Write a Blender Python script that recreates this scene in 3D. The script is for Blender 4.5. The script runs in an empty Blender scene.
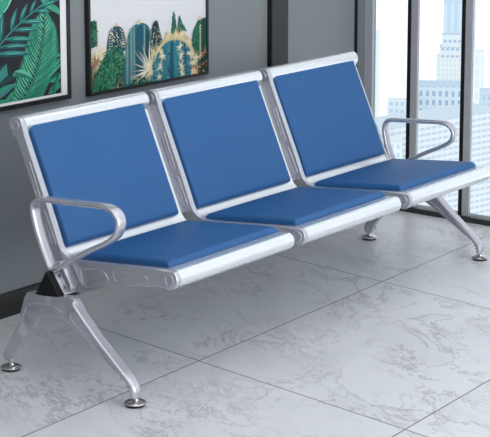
import bpy, bmesh, math, random
from mathutils import Vector, Matrix
random.seed(7)
sc = bpy.context.scene
col = sc.collection
R = math.radians

# ------------------------------------------------------------------ materials
def lin(c):
    return tuple((v/255/12.92 if v/255 <= .04045 else ((v/255+.055)/1.055)**2.4) for v in c)

class NT:
    def __init__(s, name):
        s.m = bpy.data.materials.new(name); s.m.use_nodes = True
        s.t = s.m.node_tree; s.n = s.t.nodes; s.l = s.t.links
        s.b = s.n['Principled BSDF']; s.out = s.n['Material Output']
    def node(s, kind, **kw):
        n = s.n.new(kind)
        for k, v in kw.items(): setattr(n, k, v)
        return n
    def put(s, sock, v):
        if hasattr(v, 'is_output'): s.l.new(v, sock)
        elif isinstance(v, (tuple, list)) and len(v) == 3 and sock.type == 'RGBA': sock.default_value = (*v, 1)
        else: sock.default_value = v
    def math(s, op, a, b=0.0, clamp=False):
        n = s.node('ShaderNodeMath', operation=op, use_clamp=clamp)
        s.put(n.inputs[0], a); s.put(n.inputs[1], b); return n.outputs[0]
    def noise(s, vec, scale, detail=4, rough=.5, dist=0):
        n = s.node('ShaderNodeTexNoise'); s.put(n.inputs['Vector'], vec)
        for k, v in (('Scale', scale), ('Detail', detail), ('Roughness', rough), ('Distortion', dist)): n.inputs[k].default_value = v
        return n.outputs['Fac']
    def coord(s, which='Object'):
        return s.node('ShaderNodeTexCoord').outputs[which]
    def mix(s, f, a, b):
        n = s.node('ShaderNodeMix', data_type='RGBA')
        s.put(n.inputs[0], f); s.put(n.inputs[6], a); s.put(n.inputs[7], b); return n.outputs[2]
    def ramp(s, v, lo, hi):
        n = s.node('ShaderNodeMapRange'); n.interpolation_type = 'SMOOTHSTEP'
        s.put(n.inputs[0], v); n.inputs[1].default_value = lo; n.inputs[2].default_value = hi
        return n.outputs[0]
    def bump(s, h, strength, dist):
        n = s.node('ShaderNodeBump'); n.inputs['Strength'].default_value = strength; n.inputs['Distance'].default_value = dist
        s.put(n.inputs['Height'], h); s.put(s.b.inputs['Normal'], n.outputs[0])
    def set(s, **kw):
        for k, v in kw.items(): s.put(s.b.inputs[k.replace('_', ' ')], v)
        return s

def simple(name, c, rough=.5, metal=0., var=.04, scale=14, spec=.5, bump=0, bscale=200):
    t = NT(name); c = lin(c)
    f = t.noise(t.coord(), scale, 4)
    t.set(Base_Color=t.mix(f, tuple(v*(1-var) for v in c), tuple(min(1, v*(1+var)) for v in c)), Roughness=rough, Metallic=metal, Specular_IOR_Level=spec)
    if bump: t.bump(t.noise(t.coord(), bscale, 3), bump, .001)
    return t.m

M = {}
M['cast'] = simple('cast_aluminium_paint', (203,203,211), .27, .68, .03, 60, bump=.03, bscale=900)
M['sheet'] = simple('satin_silver_sheet', (238,241,245), .24, .72, .02, 40, bump=.02, bscale=900)
M['bolt'] = simple('bolt_steel', (190,190,196), .25, 1.)
M['chrome'] = simple('chrome', (212,208,208), .12, 1.)
M['black'] = simple('black_plastic', (12,11,16), .55, spec=.3)
M['rubber'] = simple('black_rubber', (18,18,18), .7)
M['blue'] = simple('blue_leatherette', (30,89,146), .5, 0, .04, 9, spec=.42, bump=.10, bscale=420)
M['wall'] = simple('grey_wall_paint', (133,139,143), .75, 0, .02, 3, spec=.25, bump=.03, bscale=300)
M['baseboard'] = simple('black_baseboard', (22,22,23), .45)
M['pilaster'] = simple('dark_grey_metal', (40,41,44), .5)
M['reveal_and_shade'] = simple('black_reveal_and_shade', (10,10,11), .6)
M['jamb'] = simple('grey_jamb_metal', (150,155,162), .5)
M['jamb_light'] = simple('pale_jamb_metal', (172,178,186), .45)
M['mullion'] = simple('grey_mullion_metal', (180,182,188), .5)
M['sill'] = simple('dark_sill_metal', (52,55,58), .35)
M['ceiling'] = simple('white_ceiling', (235,235,235), .8)
M['pale_wall'] = simple('pale_wall', (205,207,210), .8)
M['frame'] = simple('black_picture_frame', (18,18,20), .4)
M['mat'] = simple('white_mat_board', (232,232,234), .7)

def print_material():
    t = NT('printed_paper'); a = t.node('ShaderNodeAttribute', attribute_name='Col')
    t.set(Base_Color=a.outputs['Color'], Roughness=.55, Specular_IOR_Level=.25); return t.m
M['print'] = print_material()

def glass_material():
    t = NT('window_glass'); t.n.remove(t.b)
    tr = t.node('ShaderNodeBsdfTransparent'); tr.inputs[0].default_value = (.97,.985,.99,1)
    gl = t.node('ShaderNodeBsdfGlossy'); gl.inputs['Roughness'].default_value = .02
    fr = t.node('ShaderNodeFresnel'); fr.inputs[0].default_value = 1.3
    mx = t.node('ShaderNodeMixShader'); t.l.new(fr.outputs[0], mx.inputs[0]); t.l.new(tr.outputs[0], mx.inputs[1]); t.l.new(gl.outputs[0], mx.inputs[2])
    t.l.new(mx.outputs[0], t.out.inputs[0]); return t.m
M['glass'] = glass_material()

def marble_material():
    t = NT('marble_tiles'); c = t.coord()
    sp = t.node('ShaderNodeSeparateXYZ'); t.put(sp.inputs[0], c); x, y = sp.outputs[0], sp.outputs[1]
    a = t.math('SUBTRACT', t.math('SUBTRACT', x, t.math('MULTIPLY', y, .12)), .373)
    b = t.math('ADD', t.math('SUBTRACT', y, t.math('MULTIPLY', x, .025)), .3035)
    def line(v, s):
        q = t.math('DIVIDE', v, s); f = t.math('FRACT', t.math('ADD', q, 100.5))
        return t.math('LESS_THAN', t.math('MULTIPLY', t.math('ABSOLUTE', t.math('SUBTRACT', f, .5)), s), .0019)
    grout = t.math('MAXIMUM', line(a, 1.052), line(b, .785))
    # each slab has its own cut of stone
    ia = t.math('FLOOR', t.math('DIVIDE', a, 1.052)); ib = t.math('FLOOR', t.math('DIVIDE', b, .785))
    mp = t.node('ShaderNodeCombineXYZ'); t.put(mp.inputs[0], t.math('MULTIPLY', ia, 3.7)); t.put(mp.inputs[1], t.math('MULTIPLY', ib, 5.3)); t.put(mp.inputs[2], t.math('ADD', ia, ib))
    ad = t.node('ShaderNodeVectorMath', operation='ADD'); t.put(ad.inputs[0], c); t.put(ad.inputs[1], mp.outputs[0])
    spin = t.node('ShaderNodeMapping'); t.put(spin.inputs[0], ad.outputs[0]); spin.inputs['Rotation'].default_value = (0,0,R(37))
    rot = t.node('ShaderNodeMapping'); t.put(rot.inputs[0], spin.outputs[0]); rot.inputs['Scale'].default_value = (1.7,.95,1)
    v = rot.outputs[0]
    n1 = t.noise(v, 2.6, 10, .68, .55); n2 = t.noise(v, 6.5, 9, .7, .5); k1 = t.noise(v, 1.7, 3, .5, .5); k2 = t.noise(v, 3.1, 2)
    def vein(n, w):
        return t.math('SUBTRACT', 1., t.math('DIVIDE', t.math('ABSOLUTE', t.math('SUBTRACT', n, .5)), w), True)
    v1 = t.math('MULTIPLY', vein(n1, .02), t.ramp(k1, .41, .61))
    v2 = t.math('MULTIPLY', vein(n2, .03), t.ramp(k2, .43, .63))
    cloud = t.ramp(t.noise(v, 2.6, 7, .6, .8), .42, .75)
    base = t.mix(t.math('MULTIPLY', cloud, .55), lin((222,224,228)), lin((196,199,204)))
    c1 = t.mix(t.math('MULTIPLY', v1, .5), base, lin((118,120,122)))
    c2 = t.mix(t.math('MULTIPLY', v2, .40), c1, lin((134,134,132)))
    t.set(Base_Color=t.mix(grout, c2, lin((62,62,64))), Roughness=.34, Specular_IOR_Level=.35); return t.m
M['marble'] = marble_material()

def facade_material(name, body, glass, bay, floor, wf, hf):
    t = NT(name); sp = t.node('ShaderNodeSeparateXYZ'); t.put(sp.inputs[0], t.coord())
    h = t.math('ADD', sp.outputs[0], sp.outputs[1])
    u = t.math('FRACT', t.math('ADD', t.math('DIVIDE', h, bay), 100.)); v = t.math('FRACT', t.math('ADD', t.math('DIVIDE', sp.outputs[2], floor), 100.))
    w = t.math('MULTIPLY', t.math('LESS_THAN', u, wf), t.math('LESS_THAN', v, hf))
    t.set(Base_Color=t.mix(w, lin(body), lin(glass)), Roughness=.7, Specular_IOR_Level=.2); return t.m

# ------------------------------------------------------------------ mesh helpers
def finish(bm, smooth=40):
    bmesh.ops.recalc_face_normals(bm, faces=bm.faces[:])
    for f in bm.faces: f.smooth = True
    for e in bm.edges:
        if len(e.link_faces) == 2 and e.calc_face_angle(0) > R(smooth): e.smooth = False

def obj(name, bm, mats, parent=None, smooth=40, origin=None, recalc=True):
    """link a bmesh given in world coordinates as ONE mesh object"""
    o0 = Vector(origin) if origin else Vector((0,0,0))
    base = Vector((0,0,0)); p = parent
    while p is not None: base += p.location; p = p.parent
    bmesh.ops.translate(bm, verts=bm.verts[:], vec=-(o0 if parent is None else base))
    if recalc: finish(bm, smooth)
    me = bpy.data.meshes.new(name); bm.to_mesh(me); bm.free()
    for m in (mats if isinstance(mats, (list, tuple)) else [mats]): me.materials.append(m)
    o = bpy.data.objects.new(name, me); col.objects.link(o)
    if parent is not None: o.parent = parent
    else: o.location = o0
    return o

def box(bm, x0, x1, y0, y1, z0, z1, bev=0., seg=2):
    vs = [bm.verts.new((x, y, z)) for x in (x0,x1) for y in (y0,y1) for z in (z0,z1)]
    fs = [bm.faces.new([vs[i] for i in q]) for q in ((0,1,3,2),(4,6,7,5),(0,4,5,1),(2,3,7,6),(0,2,6,4),(1,5,7,3))]
    if bev:
        es = {e for f in fs for e in f.edges}
        bmesh.ops.bevel(bm, geom=list(es), offset=bev, segments=seg, affect='EDGES', profile=.5)
    return bm

def bxo(name, mat, *d, parent=None, bev=0., kind='structure'):
    o = obj(name, box(bmesh.new(), *d, bev=bev), mat, parent)
    if kind and parent is None: o['kind'] = kind
    return o

def plate(bm, poly, x0, x1, bev=.003, seg=2):
    """outline in (y, z) given a thickness along x, edges rounded"""
    a = [bm.verts.new((x0, y, z)) for y, z in poly]; b = [bm.verts.new((x1, y, z)) for y, z in poly]
    n = len(poly)
    fa = bm.faces.new(a); fb = bm.faces.new(b[::-1])
    for i in range(n): bm.faces.new([a[i], b[i], b[(i+1) % n], a[(i+1) % n]])
    if bev:
        es = list(set(fa.edges[:] + fb.edges[:]))
        bmesh.ops.bevel(bm, geom=es, offset=bev, segments=seg, affect='EDGES', profile=.5, clamp_overlap=True)
    bmesh.ops.triangulate(bm, faces=[f for f in bm.faces if len(f.verts) > 4])

def cyl(bm, c, axis, r, h, seg=32, r2=None):
    m = Vector((0,0,1)).rotation_difference(Vector(axis)).to_matrix().to_4x4()
    g = bmesh.ops.create_cone(bm, cap_ends=True, segments=seg, radius1=r, radius2=r if r2 is None else r2, depth=h, matrix=Matrix.Translation(Vector(c)) @ m)
    return g['verts']

def lathe(bm, c, prof, seg=32):
    rings = [[bm.verts.new((c[0]+r*math.cos(2*math.pi*i/seg), c[1]+r*math.sin(2*math.pi*i/seg), c[2]+z)) for i in range(seg)] for r, z in prof]
    for a, b in zip(rings, rings[1:]):
        for i in range(seg): bm.faces.new([a[i], a[(i+1)%seg], b[(i+1)%seg], b[i]])
    bm.faces.new(rings[0][::-1]); bm.faces.new(rings[-1])

def arc(c, r, a0, a1, n):
    return [(c[0]+r*math.cos(R(a0+(a1-a0)*i/n)), c[1]+r*math.sin(R(a0+(a1-a0)*i/n))) for i in range(n+1)]

def smooth_path(pts, closed=False, k=6):
    out = []; n = len(pts)
    for i in range(n if closed else n-1):
        P = [Vector(pts[(i+j) % n] if closed else pts[min(max(i+j, 0), n-1)]) for j in (-1,0,1,2)]
        for s in range(k):
            t = s/k
            out.append(.5*((2*P[1])+(P[2]-P[0])*t+(2*P[0]-5*P[1]+4*P[2]-P[3])*t*t+(3*P[1]-P[0]-3*P[2]+P[3])*t**3))
    if not closed: out.append(Vector(pts[-1]))
    return out

def round_poly(pts, r, n=5):
    out = []
    for i in range(len(pts)):
        p = Vector(pts[i]); a = Vector(pts[i-1])-p; b = Vector(pts[(i+1) % len(pts)])-p
        rr = min(r, a.length*.45, b.length*.45)
        A = p+a.normalized()*rr; B = p+b.normalized()*rr
        for k in range(n+1):
            t = k/n; out.append(tuple(A*(1-t)**2+p*2*t*(1-t)+B*t*t))
    return out

def sweep_yz(bm, path, x, wx, wn, closed=True, seg=20, power=2.0):
    """sweep a flattened oval (wx along x, wn in the plane) along a path lying in a (y, z) plane"""
    n = len(path); rings = []
    for i in range(n):
        a = path[i-1] if (closed or i) else path[0]; b = path[(i+1) % n] if (closed or i < n-1) else path[-1]
        t = (Vector(b)-Vector(a)).normalized(); nn = Vector((-t.y, t.x)); ring = []
        for k in range(seg):
            th = 2*math.pi*k/seg; c, s = math.cos(th), math.sin(th)
            cx = math.copysign(abs(c)**(2/power), c)*wx/2; cn = math.copysign(abs(s)**(2/power), s)*wn/2
            ring.append(bm.verts.new((x+cx, path[i][0]+nn.x*cn, path[i][1]+nn.y*cn)))
        rings.append(ring)
    for i in range(n if closed else n-1):
        a, b = rings[i], rings[(i+1) % n]
        for k in range(seg): bm.faces.new([a[k], a[(k+1)%seg], b[(k+1)%seg], b[k]])
    if not closed: bm.faces.new(rings[0]); bm.faces.new(rings[-1][::-1])

def copy_tree(o, dx=0, dy=0, dz=0, parent=None):
    c = o.copy(); col.objects.link(c)
    if parent is not None: c.parent = parent
    c.location = o.location + Vector((dx, dy, dz))
    for ch in list(o.children): copy_tree(ch, parent=c)
    return c

def tag(o, label=None, cat=None, group=None, kind=None):
    for k, v in (('label', label), ('category', cat), ('group', group), ('kind', kind)):
        if v: o[k] = v
    return o

def empty(name, loc):
    o = bpy.data.objects.new(name, None); o.empty_display_size = .1; o.location = loc; col.objects.link(o); return o

# ------------------------------------------------------------------ the room
WY, WX, CZ = .49, 2.352, 2.9
bxo('floor', M['marble'], -5.2, 2.40, -5.7, .60, -.12, 0)
bxo('ceiling', M['ceiling'], -5.2, 2.50, -5.7, .60, CZ, CZ+.12)
bxo('wall_back', M['wall'], -5.2, 2.50, WY, .62, 0, CZ)
bxo('wall_left', M['wall'], -5.2, -5.08, -5.7, WY, 0, CZ)
bxo('wall_front', M['pale_wall'], -5.08, 2.40, -5.7, -5.58, 0, CZ)
bxo('wall_right', M['pale_wall'], 2.335, 2.45, -5.58, -3.2, 0, CZ)
bxo('baseboard_back', M['baseboard'], -5.08, 2.34, .474, WY, 0, .079, bev=.002)
tr = bxo('trim_1', M['pilaster'], 1.730, 1.832, .468, WY, 0, CZ)
bxo('trim_shaded_side', M['reveal_and_shade'], 1.7235, 1.730, .468, WY, 0, CZ, parent=tr)  # shade on the pilaster's left face, put in as a black strip
bxo('trim_2', M['reveal_and_shade'], 2.334, WX, .474, WY, 0, CZ)

# window wall: sill, jamb, mullions and panes
w = bxo('window_1', M['sill'], 2.328, 2.40, -3.2, .474, 0, .022, bev=.002)
bxo('jamb', M['jamb'], 2.334, 2.356, .434, .474, 0, CZ, parent=w)
bxo('jamb_edge', M['jamb_light'], 2.338, 2.356, .402, .434, 0, CZ, parent=w)
mul = bxo('mullion', M['mullion'], 2.342, 2.356, .184, .215, .02, CZ, parent=w)
gas = bxo('mullion_gasket', M['reveal_and_shade'], 2.342, 2.356, .215, .233, .02, CZ, parent=w)
pane = obj('glass_pane', box(bmesh.new(), 2.353, 2.357, .233, .402, .022, CZ), M['glass'], w)
step = .2545
for k in (1, 2, 6, 10, 13):
    copy_tree(mul, dy=-step*k); copy_tree(gas, dy=-step*k)
pane2 = obj('glass_pane', box(bmesh.new(), 2.353, 2.357, .184-step+.049, .184, .022, CZ), M['glass'], w)
copy_tree(pane2, dy=-step)
for a, b in ((2, 6), (6, 10), (10, 13)):
    obj('glass_pane', box(bmesh.new(), 2.353, 2.357, .184-step*b+.049, .184-step*a, .022, CZ), M['glass'], w)

# ------------------------------------------------------------------ the city below
def building(name, label, x, y, z, parts, mat, rz=30.5):
    """parts: (name, width, depth, top) measured from the ground up, the first is the body"""
    e = empty(name, (x, y, -400)); e.rotation_euler.z = R(rz)
    zb = -400
    for pn, wd, dp, top, m in parts:
        b = bmesh.new(); box(b, -dp/2, dp/2, -wd/2, wd/2, zb+400, top+400)
        finish(b); me = bpy.data.meshes.new(pn); b.to_mesh(me); b.free(); me.materials.append(m)
        o = bpy.data.objects.new(pn, me); o.parent = e; col.objects.link(o)
        zb = top
    return tag(e, label, 'building', 'office towers in the hazy city')
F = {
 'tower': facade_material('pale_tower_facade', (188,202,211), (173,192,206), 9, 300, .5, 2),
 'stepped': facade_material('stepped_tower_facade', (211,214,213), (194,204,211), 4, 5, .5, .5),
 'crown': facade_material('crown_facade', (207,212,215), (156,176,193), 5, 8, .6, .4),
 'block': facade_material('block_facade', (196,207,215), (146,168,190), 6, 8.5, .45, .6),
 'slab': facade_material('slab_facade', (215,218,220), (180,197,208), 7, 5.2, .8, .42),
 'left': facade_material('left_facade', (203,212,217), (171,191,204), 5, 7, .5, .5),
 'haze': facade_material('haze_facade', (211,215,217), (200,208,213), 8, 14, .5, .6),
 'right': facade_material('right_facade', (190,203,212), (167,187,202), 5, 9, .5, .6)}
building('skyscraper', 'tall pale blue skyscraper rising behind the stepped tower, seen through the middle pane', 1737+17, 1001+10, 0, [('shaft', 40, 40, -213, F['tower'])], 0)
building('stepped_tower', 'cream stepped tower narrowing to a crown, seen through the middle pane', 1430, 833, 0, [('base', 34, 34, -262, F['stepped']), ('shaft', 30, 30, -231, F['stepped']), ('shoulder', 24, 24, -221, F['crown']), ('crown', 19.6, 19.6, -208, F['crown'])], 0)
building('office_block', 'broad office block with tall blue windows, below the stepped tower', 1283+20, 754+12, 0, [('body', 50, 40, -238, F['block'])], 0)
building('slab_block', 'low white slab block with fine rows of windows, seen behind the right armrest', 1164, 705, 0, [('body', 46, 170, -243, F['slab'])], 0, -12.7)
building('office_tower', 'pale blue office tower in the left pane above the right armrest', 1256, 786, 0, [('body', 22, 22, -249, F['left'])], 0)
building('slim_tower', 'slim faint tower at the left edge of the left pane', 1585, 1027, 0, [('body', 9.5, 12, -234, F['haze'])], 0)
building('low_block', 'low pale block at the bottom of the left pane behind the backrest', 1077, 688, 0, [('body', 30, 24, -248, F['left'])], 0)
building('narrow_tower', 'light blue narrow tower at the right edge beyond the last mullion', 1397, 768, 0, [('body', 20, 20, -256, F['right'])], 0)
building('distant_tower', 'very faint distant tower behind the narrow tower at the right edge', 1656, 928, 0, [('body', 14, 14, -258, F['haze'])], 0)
gb = bmesh.new(); box(gb, 300, 7000, -4000, 5500, -402, -400)
o = obj('city_ground', gb, simple('pale_hazy_ground', (246,249,252), .9), None); o['kind'] = 'structure'

# ------------------------------------------------------------------ the bench
P = .6                                             # seat spacing
T = (.119, .722); FR = (-.4685, .357)              # top and front roll centres (y, z)
bk = lambda z: -.039+(z-.373)*.4415                # backrest sheet line y(z)
st = lambda y: .345-(y+.076)*.0927                 # seat sheet line z(y)
bdir = Vector((.4039, .9148)); bn = Vector((-.9148, .4039))
sdir = Vector((-.9957, .0923)); sn = Vector((.0923, .9957))

bench = empty('waiting_bench', (.9, -.2, 0))
tag(bench, 'silver metal three-seat waiting bench with blue padded seats and backrests standing on the marble floor', 'bench')

# --- sheet shells: one bent sheet per seat with a rolled top and a rolled front edge
def shell(x0, x1):
    bm = bmesh.new()
    J = (-.052, .3428)
    line = []
    line += [(v[0], v[1]) for v in (Vector((bk(.70), .70)), Vector((bk(.60), .60)), Vector((bk(.50), .50)), Vector((bk(.42), .42)))]
    a = Vector((bk(.385), .385)); b = Vector((-.098, st(-.098))); j = Vector(J)
    line += [tuple(a*(1-t)**2+j*2*t*(1-t)+b*t*t) for t in [i/8 for i in range(9)]]
    line += [(y, st(y)) for y in (-.16, -.25, -.34, -.42, -.4665)]
    roll = arc(FR, .0265, 95, 365, 26)            # down and under at the front
    top = arc((T[0], T[1]), .0265, -115, 190, 24)[::-1]      # up and over at the top, ending on the back line
    # top roll: begin inside the roll, over the top, then down the sheet
    prof = arc(T, .0265, -60, 205, 22)
    prof = prof + [(bk(.695), .695)] + line[1:] + roll[1:]
    n = len(prof); th = .0032
    outer, inner = [], []
    for i in range(n):
        pa = Vector(prof[max(i-1,0)]); pb = Vector(prof[min(i+1,n-1)]); d = (pb-pa).normalized(); nn = Vector((-d.y, d.x))
        outer.append(Vector(prof[i])); inner.append(Vector(prof[i])-nn*(-th))
    rows = []
    xe = lambda y: x1-max(0, min(1, (-.06-y)/.30))*.018        # the seat half is a little narrower towards the front
    for k in (0, 1):
        rows.append([[bm.verts.new((xe(p.x) if k else x0, p.x, p.y)) for p in q] for q in (outer, inner)])
    (o0, i0), (o1, i1) = rows
    for k in range(n-1):
        bm.faces.new([o0[k], o0[k+1], o1[k+1], o1[k]]); bm.faces.new([i0[k], i1[k], i1[k+1], i0[k+1]])
        bm.faces.new([o0[k], i0[k], i0[k+1], o0[k+1]]); bm.faces.new([o1[k], o1[k+1], i1[k+1], i1[k]])
    bm.faces.new([o0[0], o1[0], i1[0], i0[0]]); bm.faces.new([o0[-1], i0[-1], i1[-1], o1[-1]])
    # the rolls are closed at both ends by pressed caps
    for c, r in ((T, .0262), (FR, .0262)):
        for x, s in ((x0, 1), (xe(c[0]), -1)):
            vs = cyl(bm, (x+s*.006-(.004 if s < 0 else 0), c[0], c[1]), (1,0,0), r-.0005, .012, 32)
            es = {e for v in vs for e in v.link_edges if all(abs(q.co.x-x+(.004 if s < 0 else 0)) < 1e-5 for q in e.verts)}
            bmesh.ops.bevel(bm, geom=list(es), offset=.004 if s > 0 else .009, segments=3, affect='EDGES')
    return bm
s0 = obj('seat_shell', shell(.020, .566), M['sheet'], bench, 35)
for k in (1, 2): copy_tree(s0, dx=P*k)

# --- pads
def pad(o, u, v, n, W, L, t, w, puff=0., rc=.004):
    bm = bmesh.new(); o, u, v, n = map(Vector, (o, u, v, n))
    def ticks(S):
        e = [0, .0006, .002, .004, .007, .011, .016, .022, .03]; m = 14
        return e + [.03+(S-.06)*i/m for i in range(1, m)] + [S-q for q in e[::-1]]
    us, vs = ticks(W), ticks(L)
    g = lambda d: (1-(1-min(d/w, 1))**2.4)**(1/2.4)
    def pt(a, b, top):
        du, dv = min(a, W-a), min(b, L-b); x, y = a, b
        if du < rc and dv < rc:
            q = Vector((rc-du, rc-dv)); m = max(q); q = q.normalized()*m if q.length else q
            x = rc-q.x if a < W/2 else W-rc+q.x; y = rc-q.y if b < L/2 else L-rc+q.y
        h = 0
        if top: h = t*(.12+.88*g(du)*g(dv)) + puff*math.sin(math.pi*a/W)*math.sin(math.pi*b/L)
        return o+u*x+v*y+n*h
    G = [[bm.verts.new(pt(a, b, True)) for b in vs] for a in us]
    for i in range(len(us)-1):
        for k in range(len(vs)-1): bm.faces.new([G[i][k], G[i+1][k], G[i+1][k+1], G[i][k+1]])
    B = []
    ring = [(i, 0) for i in range(len(us))]+[(len(us)-1, k) for k in range(1, len(vs))]+[(i, len(vs)-1) for i in range(len(us)-2, -1, -1)]+[(0, k) for k in range(len(vs)-2, 0, -1)]
    B = [bm.verts.new(pt(us[i], vs[k], False)) for i, k in ring]
    m = len(ring)
    for q in range(m):
        (i, k), (i2, k2) = ring[q], ring[(q+1) % m]
        bm.faces.new([G[i][k], G[i2][k2], B[(q+1) % m], B[q]])
    bm.faces.new(B[::-1])
    return bm
PX, PW = .036, .507
zb = .372; lenb = .384
bp = obj('backrest_pad', pad((PX, bk(zb)+bn.x*.001, zb+bn.y*.001), (1,0,0), (0, bdir.x, bdir.y), (0, bn.x, bn.y), PW, lenb, .018, .014, .002), M['blue'], bench, 60)
yb = -.078
sp = obj('seat_pad', pad((PX+.002, yb, st(yb)+.001), (1,0,0), (0, sdir.x, sdir.y), (0, sn.x, sn.y), PW+.002, .359, .017, .016, .012), M['blue'], bench, 60)
for k in (1, 2): copy_tree(bp, dx=P*k); copy_tree(sp, dx=P*k)

# --- cast side brackets
def bracket_outline(grow=0.):
    hd = .0275
    L = []
    # head, going over the top from the front (backrest side) to the rear
    L += arc(T, hd, 175, -60, 20)
    L += [(.1085, .684), (.096, .648), (.079, .605), (.050, .540), (.020, .468), (-.007, .397), (-.030, .352), (-.058, .312), (-.084, .278), (-.100, .265), (-.118, .259), (-.138, .260), (-.160, .270), (-.190, .282), (-.214, .289), (-.270, .304), (-.329, .315), (-.390, .325), (-.436, .332)]
    L += arc(FR, .0285, -55, -240, 18)[0:]
    L += [(-.40, st(-.40)+.003), (-.30, st(-.30)+.003), (-.20, st(-.20)+.003), (-.135, st(-.135)+.004)]
    a = Vector((-.10, st(-.10)+.006)); b = Vector((bk(.40)-.019, .40)); j = Vector((-.066, .352))
    L += [tuple(a*(1-t)**2+j*2*t*(1-t)+b*t*t) for t in [i/6 for i in range(7)]]
    L += [(bk(z)-.021, z) for z in (.45, .52, .60, .67, .695)]
    return L
def ridge(bm, pts, x, r=.0016, closed=True, k=4):
    sweep_yz(bm, [Vector(p) for p in pts], x, 2*r, 2*r*1.3, closed, 8)
def capsule(a, b, r, n=6):
    a, b = Vector(a), Vector(b); d = (b-a); ang = math.degrees(math.atan2(d.y, d.x))
    return arc(b, r, ang-90, ang+90, n)+arc(a, r, ang+90, ang+270, n)
def ridge_paths():
    return [arc(T, .0135, 0, 345, 23), arc(FR, .0145, 0, 345, 23), capsule((.066,.612), (.022,.505), .0065), capsule((.008,.472), (-.028,.395), .008),
        round_poly([(-.132,.336),(-.223,.344),(-.246,.318),(-.205,.302),(-.165,.281),(-.140,.287)], .012, 4),
        round_poly([(-.256,.347),(-.377,.356),(-.392,.347),(-.385,.338),(-.272,.315)], .008, 4)]
def make_bracket(x0, x1, flange):
    bm = bmesh.new(); plate(bm, bracket_outline(), x0, x1, .003)
    if flange:     # web that carries the neighbouring sheet
        web = [(bk(z)+.0125, z) for z in (.37, .50, .60, .70)]+[(bk(z)+.0165, z) for z in (.70, .60, .50, .37)]
        plate(bm, web, x0-.034, x0+.004, 0)
        web = [(y, st(y)-.018) for y in (-.10, -.30, -.43)]+[(y, st(y)-.024) for y in (-.43, -.30, -.10)]
        plate(bm, web, x0-.034, x0+.004, 0)
    b = obj('side_bracket', bm, M['cast'], bench, 40)
    for pts in ridge_paths():
        bm = bmesh.new(); ridge(bm, pts, x0-.0003, .0021); obj('ridge', bm, M['cast'], b, 60)
    return b
b0 = make_bracket(0., .020, False)
b1 = make_bracket(P, P+.020, True)
copy_tree(b1, dx=P)
b3 = bmesh.new()
inner = [(bk(z)+.001, z) for z in (.40, .50, .60, .70)]+[(bk(z)+.022, z) for z in (.70, .60, .50, .40)]+[(-.03,.35),(-.084,.278),(-.118,.259),(-.16,.270),(-.214,.289),(-.329,.315),(-.44,.333),(-.46,st(-.46)-.004),(-.30,st(-.30)-.004),(-.12,st(-.12)-.004),(-.06,.352)]
plate(b3, inner, 1.755, 1.770, .002); obj('side_bracket', b3, M['cast'], bench, 40)

# --- beam with black end caps
tri = [(-.070,.331), (-.022,.249), (-.122,.259)]
bm = bmesh.new(); plate(bm, round_poly([(-.070,.326),(-.027,.252),(-.117,.261)], .006, 3), -.052, 1.852, 0)
beam = obj('beam', bm, M['sheet'], bench, 40)
for x0, x1 in ((-.0745, -.050), (1.850, 1.8745)):
    bm = bmesh.new(); plate(bm, round_poly(tri, .003, 3), x0, x1, .002)
    c = obj('end_cap', bm, M['black'], bench, 40); c['label'] = 'black triangular plastic cap'

# --- legs
leg_poly = [(-.112,.262),(-.060,.256),(-.016,.256),(.003,.258),(.016,.250),(.022,.228),(.036,.190),(.060,.135),(.091,.082),(.110,.058),(.1115,.044),(.110,.027),(.080,.027),(.0785,.046),(.064,.066),(.020,.122),(-.014,.165),(-.032,.186),(-.055,.200),(-.080,.207),(-.105,.207),(-.130,.198),(-.161,.190),(-.225,.155),(-.286,.119),(-.345,.083),(-.368,.068),(-.382,.055),(-.387,.043),(-.387,.026),(-.4065,.026),(-.406,.048),(-.397,.066),(-.354,.103),(-.263,.175),(-.200,.234),(-.184,.262),(-.168,.270),(-.140,.268)]
def make_leg(x):
    bm = bmesh.new(); plate(bm, round_poly(leg_poly, .012, 2), x-.013, x+.013, .006, 3)
    leg = obj('leg_frame', bm, M['cast'], bench, 45)
    xs = x-.0133
    def rib(pts, r, closed):
        bm = bmesh.new(); ridge(bm, pts, xs, r, closed); obj('ridge', bm, M['cast'], leg, 60)
    rib(round_poly([(-.160,.209),(-.172,.200),(-.286,.131),(-.356,.087),(-.366,.086),(-.350,.098),(-.270,.158),(-.200,.222),(-.178,.232),(-.165,.224)], .008, 3), .0030, True)
    rib(smooth_path([(-.172,.258),(-.186,.238),(-.258,.170),(-.345,.099),(-.384,.066),(-.3945,.050),(-.3965,.028)], False, 4), .0065, False)
    rib(smooth_path([(.008,.216),(-.018,.226),(-.060,.234),(-.105,.230),(-.132,.218)], False, 5), .0030, False)
    rib(smooth_path([(.012,.214),(.022,.190),(.048,.136),(.082,.084)], False, 5), .0026, False)
    for y in (.0945, -.3955):
        bm = bmesh.new()
        lathe(bm, (x, y, 0), [(.024,0),(.0265,.001),(.0275,.005),(.027,.0075)], 36)
        pd = obj('foot_pad', bm, M['rubber'], leg, 40)
        bm = bmesh.new()
        lathe(bm, (x, y, 0), [(.027,.0072),(.0305,.008),(.0305,.0098),(.026,.0135),(.018,.0155),(.0105,.0165),(.0095,.020),(.0065,.0205),(.0065,.030)], 36)
        dc = obj('foot_disc', bm, M['chrome'], leg, 40); dc['label'] = 'shiny chrome levelling foot'
    return leg
l0 = make_leg(-.062)
copy_tree(l0, dx=1.924)

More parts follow.
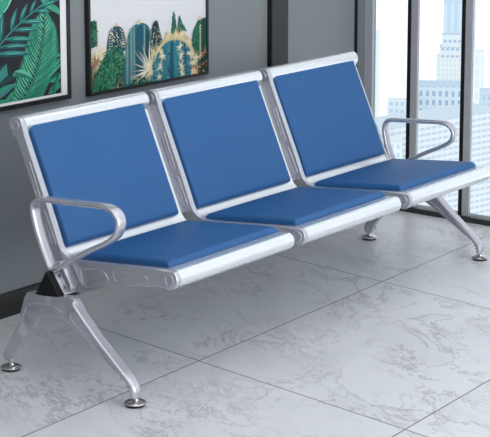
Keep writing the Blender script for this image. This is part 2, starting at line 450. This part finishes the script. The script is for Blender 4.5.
# --- armrests
def make_arm(x, xp, path, wx, wn):
    bm = bmesh.new(); sweep_yz(bm, smooth_path(path, True, 5), x, wx, wn, True, 20, 2.6)
    a = obj('armrest', bm, M['cast'], bench, 60)
    bm = bmesh.new(); plate(bm, capsule((-.108,.286), (-.078,.332), .021, 8), min(x,xp)-.001, max(x,xp), .003)
    obj('mounting_plate', bm, M['cast'], a, 45)
    s = 1 if xp > x else -1
    for y, z in ((-.086,.312), (-.106,.281)):
        bm = bmesh.new(); cyl(bm, (x-s*.003, y, z), (1,0,0), .0065, .006, 20); cyl(bm, (x-s*.005, y, z), (1,0,0), .0035, .006, 6)
        obj('bolt', bm, M['bolt'], a, 30)
    return a
armL = [(-.060,.330),(-.036,.368),(-.012,.420),(.006,.468),(.008,.498),(-.012,.515),(-.050,.520),(-.120,.524),(-.200,.529),(-.265,.532),(-.300,.526),(-.321,.506),(-.322,.480),(-.305,.456),(-.265,.433),(-.200,.402),(-.130,.362),(-.085,.334)]
make_arm(-.034, 0.0, [(y, z+.010*max(0, min(1, (z-.42)/.08))) for y, z in armL], .040, .0155)
armR = [(-.062,.328),(-.040,.362),(-.022,.405),(-.012,.452),(-.016,.482),(-.034,.495),(-.070,.499),(-.130,.503),(-.200,.508),(-.255,.511),(-.288,.505),(-.308,.486),(-.309,.462),(-.293,.440),(-.255,.418),(-.195,.390),(-.130,.356),(-.088,.332)]
make_arm(1.800, 1.770, armR, .034, .016)

# ------------------------------------------------------------------ pictures on the wall (print coordinates: wall x, z in millimetres)
class Print:
    """flat printed artwork: coloured shapes on one sheet of paper"""
    def __init__(s, rect, bg):
        s.r = rect; s.f = []; x0, z0, x1, z1 = rect
        s.f.append((lin(bg), [(x0,z0),(x1,z0),(x1,z1),(x0,z1)]))
    def clip(s, poly):
        x0, z0, x1, z1 = s.r
        for ax, v, sg in ((0,x0,1),(0,x1,-1),(1,z0,1),(1,z1,-1)):
            out = []
            for i in range(len(poly)):
                a, b = poly[i-1], poly[i]; da, db = (a[ax]-v)*sg, (b[ax]-v)*sg
                if (da >= 0) != (db >= 0):
                    t = da/(da-db); out.append((a[0]+(b[0]-a[0])*t, a[1]+(b[1]-a[1])*t))
                if db >= 0: out.append(b)
            poly = out
            if len(poly) < 3: return None
        return poly
    def poly(s, c, pts):
        p = s.clip([tuple(q) for q in pts])
        if p: s.f.append((lin(c), p))
    def blob(s, c, pts, k=5):
        s.poly(c, [tuple(v) for v in smooth_path(pts, True, k)])
    def leaf(s, a, b, w, c1, c2, bend=0., peak=.45):
        a, b = Vector(a), Vector(b); d = b-a; n = Vector((-d.y, d.x)).normalized(); N = 8
        mid = [a+d*t+n*bend*math.sin(math.pi*t) for t in [i/N for i in range(N+1)]]
        wd = [w/2*math.sin(math.pi*min(1, (i/N)**(math.log(.5)/math.log(peak))))**.8 if 0 < i < N else 0 for i in range(N+1)]
        s.poly(c1, [tuple(m) for m in mid]+[tuple(mid[i]+n*wd[i]) for i in range(N-1, 0, -1)])
        s.poly(c2, [tuple(m) for m in mid]+[tuple(mid[i]-n*wd[i]) for i in range(N-1, 0, -1)])
    def stroke(s, c, pts, w0, w1=None):
        w1 = w0 if w1 is None else w1; pts = [Vector(p) for p in pts]; n = len(pts); A, B = [], []
        for i, p in enumerate(pts):
            d = (pts[min(i+1,n-1)]-pts[max(i-1,0)]).normalized(); q = Vector((-d.y, d.x))*(w0+(w1-w0)*i/(n-1))/2
            A.append(tuple(p+q)); B.append(tuple(p-q))
        for i in range(n-1): s.poly(c, [A[i], A[i+1], B[i+1], B[i]])
    def build(s, y, parent):
        bm = bmesh.new(); L = bm.loops.layers.float_color.new('Col')
        for i, (c, p) in enumerate(s.f):
            vs = [bm.verts.new((x/1000, y-i*1.5e-6, z/1000)) for x, z in p]
            f = bm.faces.new(vs); f.normal_update()
            if f.normal.y > 0: f.normal_flip()
            for l in f.loops: l[L] = (*c, 1)
        bmesh.ops.triangulate(bm, faces=[f for f in bm.faces if len(f.verts) > 4])
        return obj('print', bm, M['print'], parent, recalc=False)

def jit(c, a=14):
    d = random.uniform(-a, a); return tuple(max(0, min(255, v+d+random.uniform(-a/3, a/3))) for v in c)

def frame(parent, x0, x1, z0, z1, bar, y0, y1, mat):
    bm = bmesh.new()
    box(bm, x0, x0+bar, y0, y1, z0, z1); box(bm, x1-bar, x1, y0, y1, z0, z1)
    box(bm, x0+bar, x1-bar, y0, y1, z0, z0+bar); box(bm, x0+bar, x1-bar, y0, y1, z1-bar, z1)
    return obj('frame', bm, mat, parent)

# --- palm leaf picture
def lerp_path(pts, t):
    q = smooth_path(pts, False, 8); i = t*(len(q)-1); k = min(int(i), len(q)-2); return q[k].lerp(q[k+1], i-k)
G1, G2, G3, G4 = (52,150,122), (26,104,88), (134,206,176), (10,54,50)
def palm_print():
    p = Print((-22, 703, 561, 1560), (36,35,42))
    for k in range(9):                                       # striped leaf, upper left
        t = k/9; p.leaf((262+t*60, 960+t*52), (300+t*70, 1050+t*30), 13, jit(G1), jit(G3), 2)
    for k in range(10):
        t = k/10; p.leaf((470+t*75, 1040-t*40), (500+t*70, 1000-t*34), 14, jit(G1), jit((70,160,130)), 2)
    for a, b, w in (((504,754),(575,772),26), ((498,714),(575,745),24), ((476,764),(570,812),24), ((520,700),(556,780),20), ((500,830),(570,840),16), ((510,790),(566,830),18)):
        p.leaf(a, b, w, jit(G2), jit(G1), 3)
    for a, b, w in (((240,722),(352,766),30), ((300,704),(380,748),26), ((250,700),(330,712),26), ((340,768),(420,720),18), ((330,790),(400,800),16)):
        p.leaf(a, b, w, jit(G1), jit((60,120,120)), 4)
    # broad feathered leaf
    rib = [(384,700),(392,712),(416,745),(445,788),(464,832),(477,880),(486,935),(488,1004)]
    lf = [(320,712),(349,780),(378,842),(402,898),(422,948),(446,979),(488,1004)]
    rt = [(470,700),(499,741),(533,797),(554,862),(546,923),(528,958),(488,1004)]
    N = 30
    for i in range(N):
        t = i/N; a = lerp_path(rib, t*.98+.01)
        b = lerp_path(lf, min(1, t*1.0+.00)); e = lerp_path(rt, min(1, t*1.0+.05))
        p.leaf(a, b+Vector((0, -4)), 15, jit(G1,20), jit(G2 if i % 2 else (66,150,122),14), 6)
        p.leaf(a, e, 15, jit((52,148,116),18), jit(G1,14), -6)
        p.leaf(a+(b-a)*.15, a+(b-a)*.85+Vector((0,-2)), 3, G3, jit(G3,20), 4)
        p.leaf(a+(e-a)*.15, a+(e-a)*.85, 3.4, (128,198,164), jit(G3,20), -4)
        p.leaf(a+(b-a)*.05+Vector((0,-7)), a+(b-a)*.9+Vector((0,-10)), 2.6, G4, G4, 5)
        p.leaf(a+(e-a)*.05+Vector((0,-7)), a+(e-a)*.9+Vector((0,-7)), 2.6, G4, G4, -5)
    p.stroke(G4, [lerp_path(rib, i/20)+Vector((2.5,0)) for i in range(21)], 7, 3)
    p.stroke((84,160,136), [lerp_path(rib, i/20) for i in range(21)], 4, 2)
    # slender palm frond
    fr = [(230,850),(283,897),(328,931),(373,959),(432,990),(497,1020),(560,1046)]
    for a, b, w in (((292,909),(304,1008),21), ((337,937),(366,1012),21), ((377,962),(415,1024),19), ((423,984),(456,1034),16), ((446,992),(520,985),14), ((382,962),(495,954),15), ((346,939),(463,931),17), ((305,914),(448,900),18), ((276,891),(434,881),18), ((262,869),(428,856),20), ((465,1003),(556,1020),14), ((262,880),(262,980),22)):
        p.leaf(a, b, w, jit((44,128,120),8), jit((18,84,88),8), 3)
        a, b = Vector(a), Vector(b); p.leaf(a+(b-a)*.25, a+(b-a)*.8, 4, (110,182,170), (74,150,144), 3)
    p.stroke((52,140,128), [lerp_path(fr, i/16) for i in range(17)], 5, 4)
    # folded dark leaf, lower left
    p.poly((22,66,66), [(262,822),(316,838),(345,783),(262,760)]); p.poly((58,130,124), [(262,800),(312,836),(318,800),(262,768)])
    p.leaf((345,806),(432,772),24, (96,178,150), (30,110,92), 5); p.poly((18,48,46), [(316,838),(345,783),(318,800)])
    for k in range(34):                                      # the part above the view: more fronds
        x = random.uniform(0, 540); z = random.uniform(1080, 1520); g = random.uniform(0, 6.28); r = random.uniform(60, 130)
        p.leaf((x, z), (x+r*math.cos(g), z+r*math.sin(g)), 24, jit(G1), jit(G2), 5)
    for k in range(26):
        x = random.uniform(-20, 250); z = random.uniform(710, 1050); g = random.uniform(0, 6.28); r = random.uniform(60, 110)
        p.leaf((x, z), (x+r*math.cos(g), z+r*math.sin(g)), 22, jit(G1), jit(G2), 5)
    return p
pic = empty('framed_print', (.28, .49, .686))
tag(pic, 'palm leaf print with white mat and black frame, left of the cactus picture', 'picture')
frame(pic, -.060, .603, .686, 1.600, .015, .470, .489, M['frame'])
bm = bmesh.new()
for d in ((-.045,-.020,.701,1.585), (.560,.588,.701,1.585)): box(bm, d[0], d[1], .4745, .478, d[2], d[3])
for d in ((-.020,.560,.701,.7035+.006), (-.020,.560,1.555,1.585)): box(bm, d[0], d[1], .4745, .478, d[2], d[3])
obj('mat_board', bm, M['mat'], pic)
palm_print().build(.4765, pic)

# --- cactus picture
def cactus_print():
    p = Print((702, 690, 1326, 1580), (221,222,226))
    cream, lime, teal, dteal, green, dgreen = (226,214,180), (150,160,120), (34,108,122), (16,66,82), (34,112,84), (16,68,56)
    def spine(c, x, z, r0, r1, n, w=2.0, a0=0, a1=360):
        for k in range(n):
            g = R(random.uniform(a0, a1)); r = random.uniform(r0, r1)
            p.leaf((x, z), (x+r*math.cos(g), z+r*math.sin(g)), w, jit(c, 16), jit(c, 16), 0, .3)
    def specks(c, pts, n, s):
        xs = [q[0] for q in pts]; zs = [q[1] for q in pts]; P_ = [tuple(v) for v in smooth_path(pts, True, 4)]
        k = 0
        while k < n:
            x, z = random.uniform(min(xs), max(xs)), random.uniform(min(zs), max(zs)); ins = False
            for i in range(len(P_)):
                a, b = P_[i-1], P_[i]
                if (a[1] > z) != (b[1] > z) and x < (b[0]-a[0])*(z-a[1])/(b[1]-a[1])+a[0]: ins = not ins
            k += 1
            if not ins: continue
            r = random.uniform(.5, 1)*s; g = random.uniform(0, 6.28)
            p.leaf((x-r*math.cos(g), z-r*math.sin(g)), (x+r*math.cos(g), z+r*math.sin(g)), r*.9, jit(c, 24), jit(c, 24))
    gnd = [(690,678),(700,804),(798,828),(890,783),(1017,776),(1116,815),(1241,805),(1340,763),(1340,660)]
    p.poly((92,104,84), gnd); specks((206,190,150), gnd, 260, 7); specks(dgreen, gnd, 160, 12); specks((196,140,112), gnd, 50, 8)
    for a in ([(1128,850),(1134,900),(1143,935),(1152,900),(1164,850)], [(1159,850),(1166,890),(1176,915),(1190,885),(1213,855)]):
        p.poly((24,92,80), a); specks((52,128,104), a, 60, 7)
        for k in range(7): p.leaf((a[2][0], a[2][1]-12-k*10), (a[2][0]+(-1)**k*(8+k*2.2), a[2][1]-22-k*10), 7, (24,92,80), (24,92,80))
    c1 = [(700,935),(728,936),(738,920),(741,850),(700,840)]
    p.poly(dgreen, c1); specks((40,110,84), c1, 60, 8)
    for k in range(9): p.leaf((735,928-k*9),(747,932-k*9),2.4,cream,cream)
    spine(cream, 735, 800, 25, 62, 70, 3.4); spine((150,120,90), 730, 790, 10, 45, 40, 4); spine(cream, 760, 830, 10, 32, 30, 2.6)
    c2 = [(790,815),(796,885),(812,902),(834,908),(860,900),(876,880),(882,820)]
    p.blob((38,84,100), c2); p.blob(dteal, [(818,830),(822,880),(838,896),(856,884),(862,830)])
    for x in (800, 812, 864, 876):
        for k in range(8): p.leaf((x-5,830+k*9),(x+5,834+k*9),3,jit((190,176,160)),cream)
    spine((220,190,140), 838, 906, 6, 18, 14, 2.4, 30, 150); specks(cream, c2, 60, 5)
    c3 = [(712,660),(724,735),(770,806),(812,836),(850,830),(874,800),(862,745),(800,670)]
    p.blob(green, c3); specks((22,84,62), c3, 120, 14); specks((86,146,112), c3, 70, 7); specks((120,160,120), c3, 40, 5)
    for k in range(40):
        x = random.uniform(720, 865); z = random.uniform(690, 825); specks((150,180,140), [(x-6,z-6),(x+6,z-6),(x+6,z+6),(x-6,z+6)], 1, 3)
    c4 = [(876,690),(884,830),(900,880),(935,904),(985,902),(1014,870),(1026,790),(1024,690)]
    p.blob(teal, c4); p.poly((22,84,104), [(930,700),(934,890),(962,902),(975,890),(972,700)]); p.poly(dteal, [(984,700),(988,885),(1006,870),(1010,700)])
    for x, dx in ((886,10), (908,10), (926,4), (980,4), (1016,6)):
        for k in range(22):
            z = 700+k*9
            if z < (870 if x in (886,1016) else 895): p.leaf((x-5,z),(x+dx,z+7),3.2,jit((206,206,176)),jit((150,180,160)))
    spine(cream, 950, 902, 8, 26, 30, 2.6, 20, 160)
    c6 = [(1014,760),(1020,880),(1046,908),(1060,880),(1078,816),(1066,750)]
    p.blob((30,62,70), c6); specks((180,180,150), c6, 120, 5); specks((16,40,46), c6, 60, 7)
    c7 = [(1225,735),(1250,850),(1272,878),(1300,890),(1335,895),(1335,700)]
    p.poly((22,104,78), c7); p.poly(dgreen, [(1290,700),(1296,885),(1335,895),(1335,700)]); specks((14,60,52), c7, 60, 10)
    for k in range(12): p.leaf((1284,740+k*11),(1296,748+k*11),5,cream,cream)
    spine(cream, 1288, 890, 6, 20, 16, 2.6, 20, 160)
    # fine spine bundle in front
    c8 = [(905,672),(920,712),(950,724),(990,724),(1030,705),(1045,665)]
    p.blob((24,82,70), c8); specks((200,200,160), c8, 60, 5)
    spine((236,232,214), 1004, 735, 40, 112, 34, 3.4, 40, 215); spine(cream, 1010, 730, 12, 50, 34, 3)
    spine((214,196,150), 1030, 790, 10, 40, 40, 4)
    # the big ribbed cactus
    c5 = [(1020,650),(1030,740),(1050,790),(1090,820),(1140,828),(1195,815),(1232,780),(1246,720),(1246,650)]
    p.blob((196,186,150), [(1040,770),(1070,826),(1110,846),(1150,850),(1200,846),(1240,800),(1235,760)])
    p.blob((46,120,134), c5); specks((70,148,154), c5, 90, 14); specks((30,96,116), c5, 70, 12)
    p.poly((22,84,104), [(1112,690),(1118,822),(1134,828),(1138,690)]); p.poly((50,130,142), [(1140,690),(1142,826),(1156,824),(1158,690)]); p.poly((24,90,108), [(1196,690),(1194,812),(1206,806),(1212,690)])
    for cx, cz in ((1183,841),(1106,842),(1150,846),(1060,800),(1225,815),(1246,760)): spine((228,206,156), cx, cz, 8, 34, 30, 2.8)
    for cx, cz, r in ((1172,800,24),(1176,765,30),(1180,728,30),(1186,700,22),(1074,778,30),(1062,738,28),(1058,706,26),(1226,770,26),(1240,735,26),(1242,700,22)):
        spine((226,222,196), cx, cz, r*.2, r*1.05, 26, 2.6)
    for k in range(10): spine((214,150,120), 1280+random.uniform(-25,45), 690+k*9, 8, 26, 5, 2.4)
    specks((20,40,40), [(1250,680),(1330,680),(1330,760),(1250,760)], 60, 6)
    spine(cream, 1262, 745, 10, 40, 40, 2.6); spine((236,200,150), 1255, 700, 10, 34, 30, 2.6)
    return p
pic2 = empty('framed_print', (1.01, .49, .682))
tag(pic2, 'cactus photograph with pale sky in thin black frame, right of the palm leaf print', 'picture')
frame(pic2, .692, 1.336, .680, 1.590, .010, .470, .489, M['frame'])
cactus_print().build(.4765, pic2)

# ------------------------------------------------------------------ light
w_ = bpy.data.worlds.new('sky'); sc.world = w_; w_.use_nodes = True
bgn = w_.node_tree.nodes['Background']; bgn.inputs[0].default_value = (.90,.95,1,1); bgn.inputs[1].default_value = 1.15
def area(name, loc, sx, sy, e, rot=(0,0,0), c=(1,1,1)):
    l = bpy.data.lights.new(name, 'AREA'); l.shape = 'RECTANGLE'; l.size, l.size_y, l.energy, l.color = sx, sy, e, c
    o = bpy.data.objects.new(name, l); o.location = loc; o.rotation_euler = rot; col.objects.link(o); return o
area('unseen_overhead_light', (.3,-2.0,2.86), 4.4, 3.8, 46, c=(1,.99,.98))
area('unseen_overhead_light', (-3.9,-1.6,2.86), 1.6, 1.6, 26, c=(1,.99,.98))  # added unseen light on the left, brightens the left-facing bracket sides
area('front_fill_light', (1.1,-5.5,1.45), 4.4, 2.7, 145, rot=(R(90),0,0), c=(.97,.99,1))  # added area light before the unseen front wall, which has no window
sl = bpy.data.lights.new('sun', 'SUN'); sl.energy = 1.5; sl.angle = R(2)
so = bpy.data.objects.new('sun', sl); col.objects.link(so); so.rotation_euler = Vector((-.72,-.30,.62)).to_track_quat('Z','Y').to_euler()

# ------------------------------------------------------------------ camera
cd = bpy.data.cameras.new('camera'); cam = bpy.data.objects.new('camera', cd); col.objects.link(cam)
cd.sensor_width = 36; cd.lens = 1596.07/490*36; cd.shift_y = -136.14/490; cd.clip_start = .05; cd.clip_end = 12000
cam.location = (-3.22481, -3.22311, 1.57770); cam.rotation_euler = (R(90-9), 0, R(-52.3113))
sc.camera = cam
vs = sc.view_settings; vs.view_transform = 'Standard'; vs.look = 'None'; vs.exposure = 0; vs.gamma = 1; vs.use_curve_mapping = False
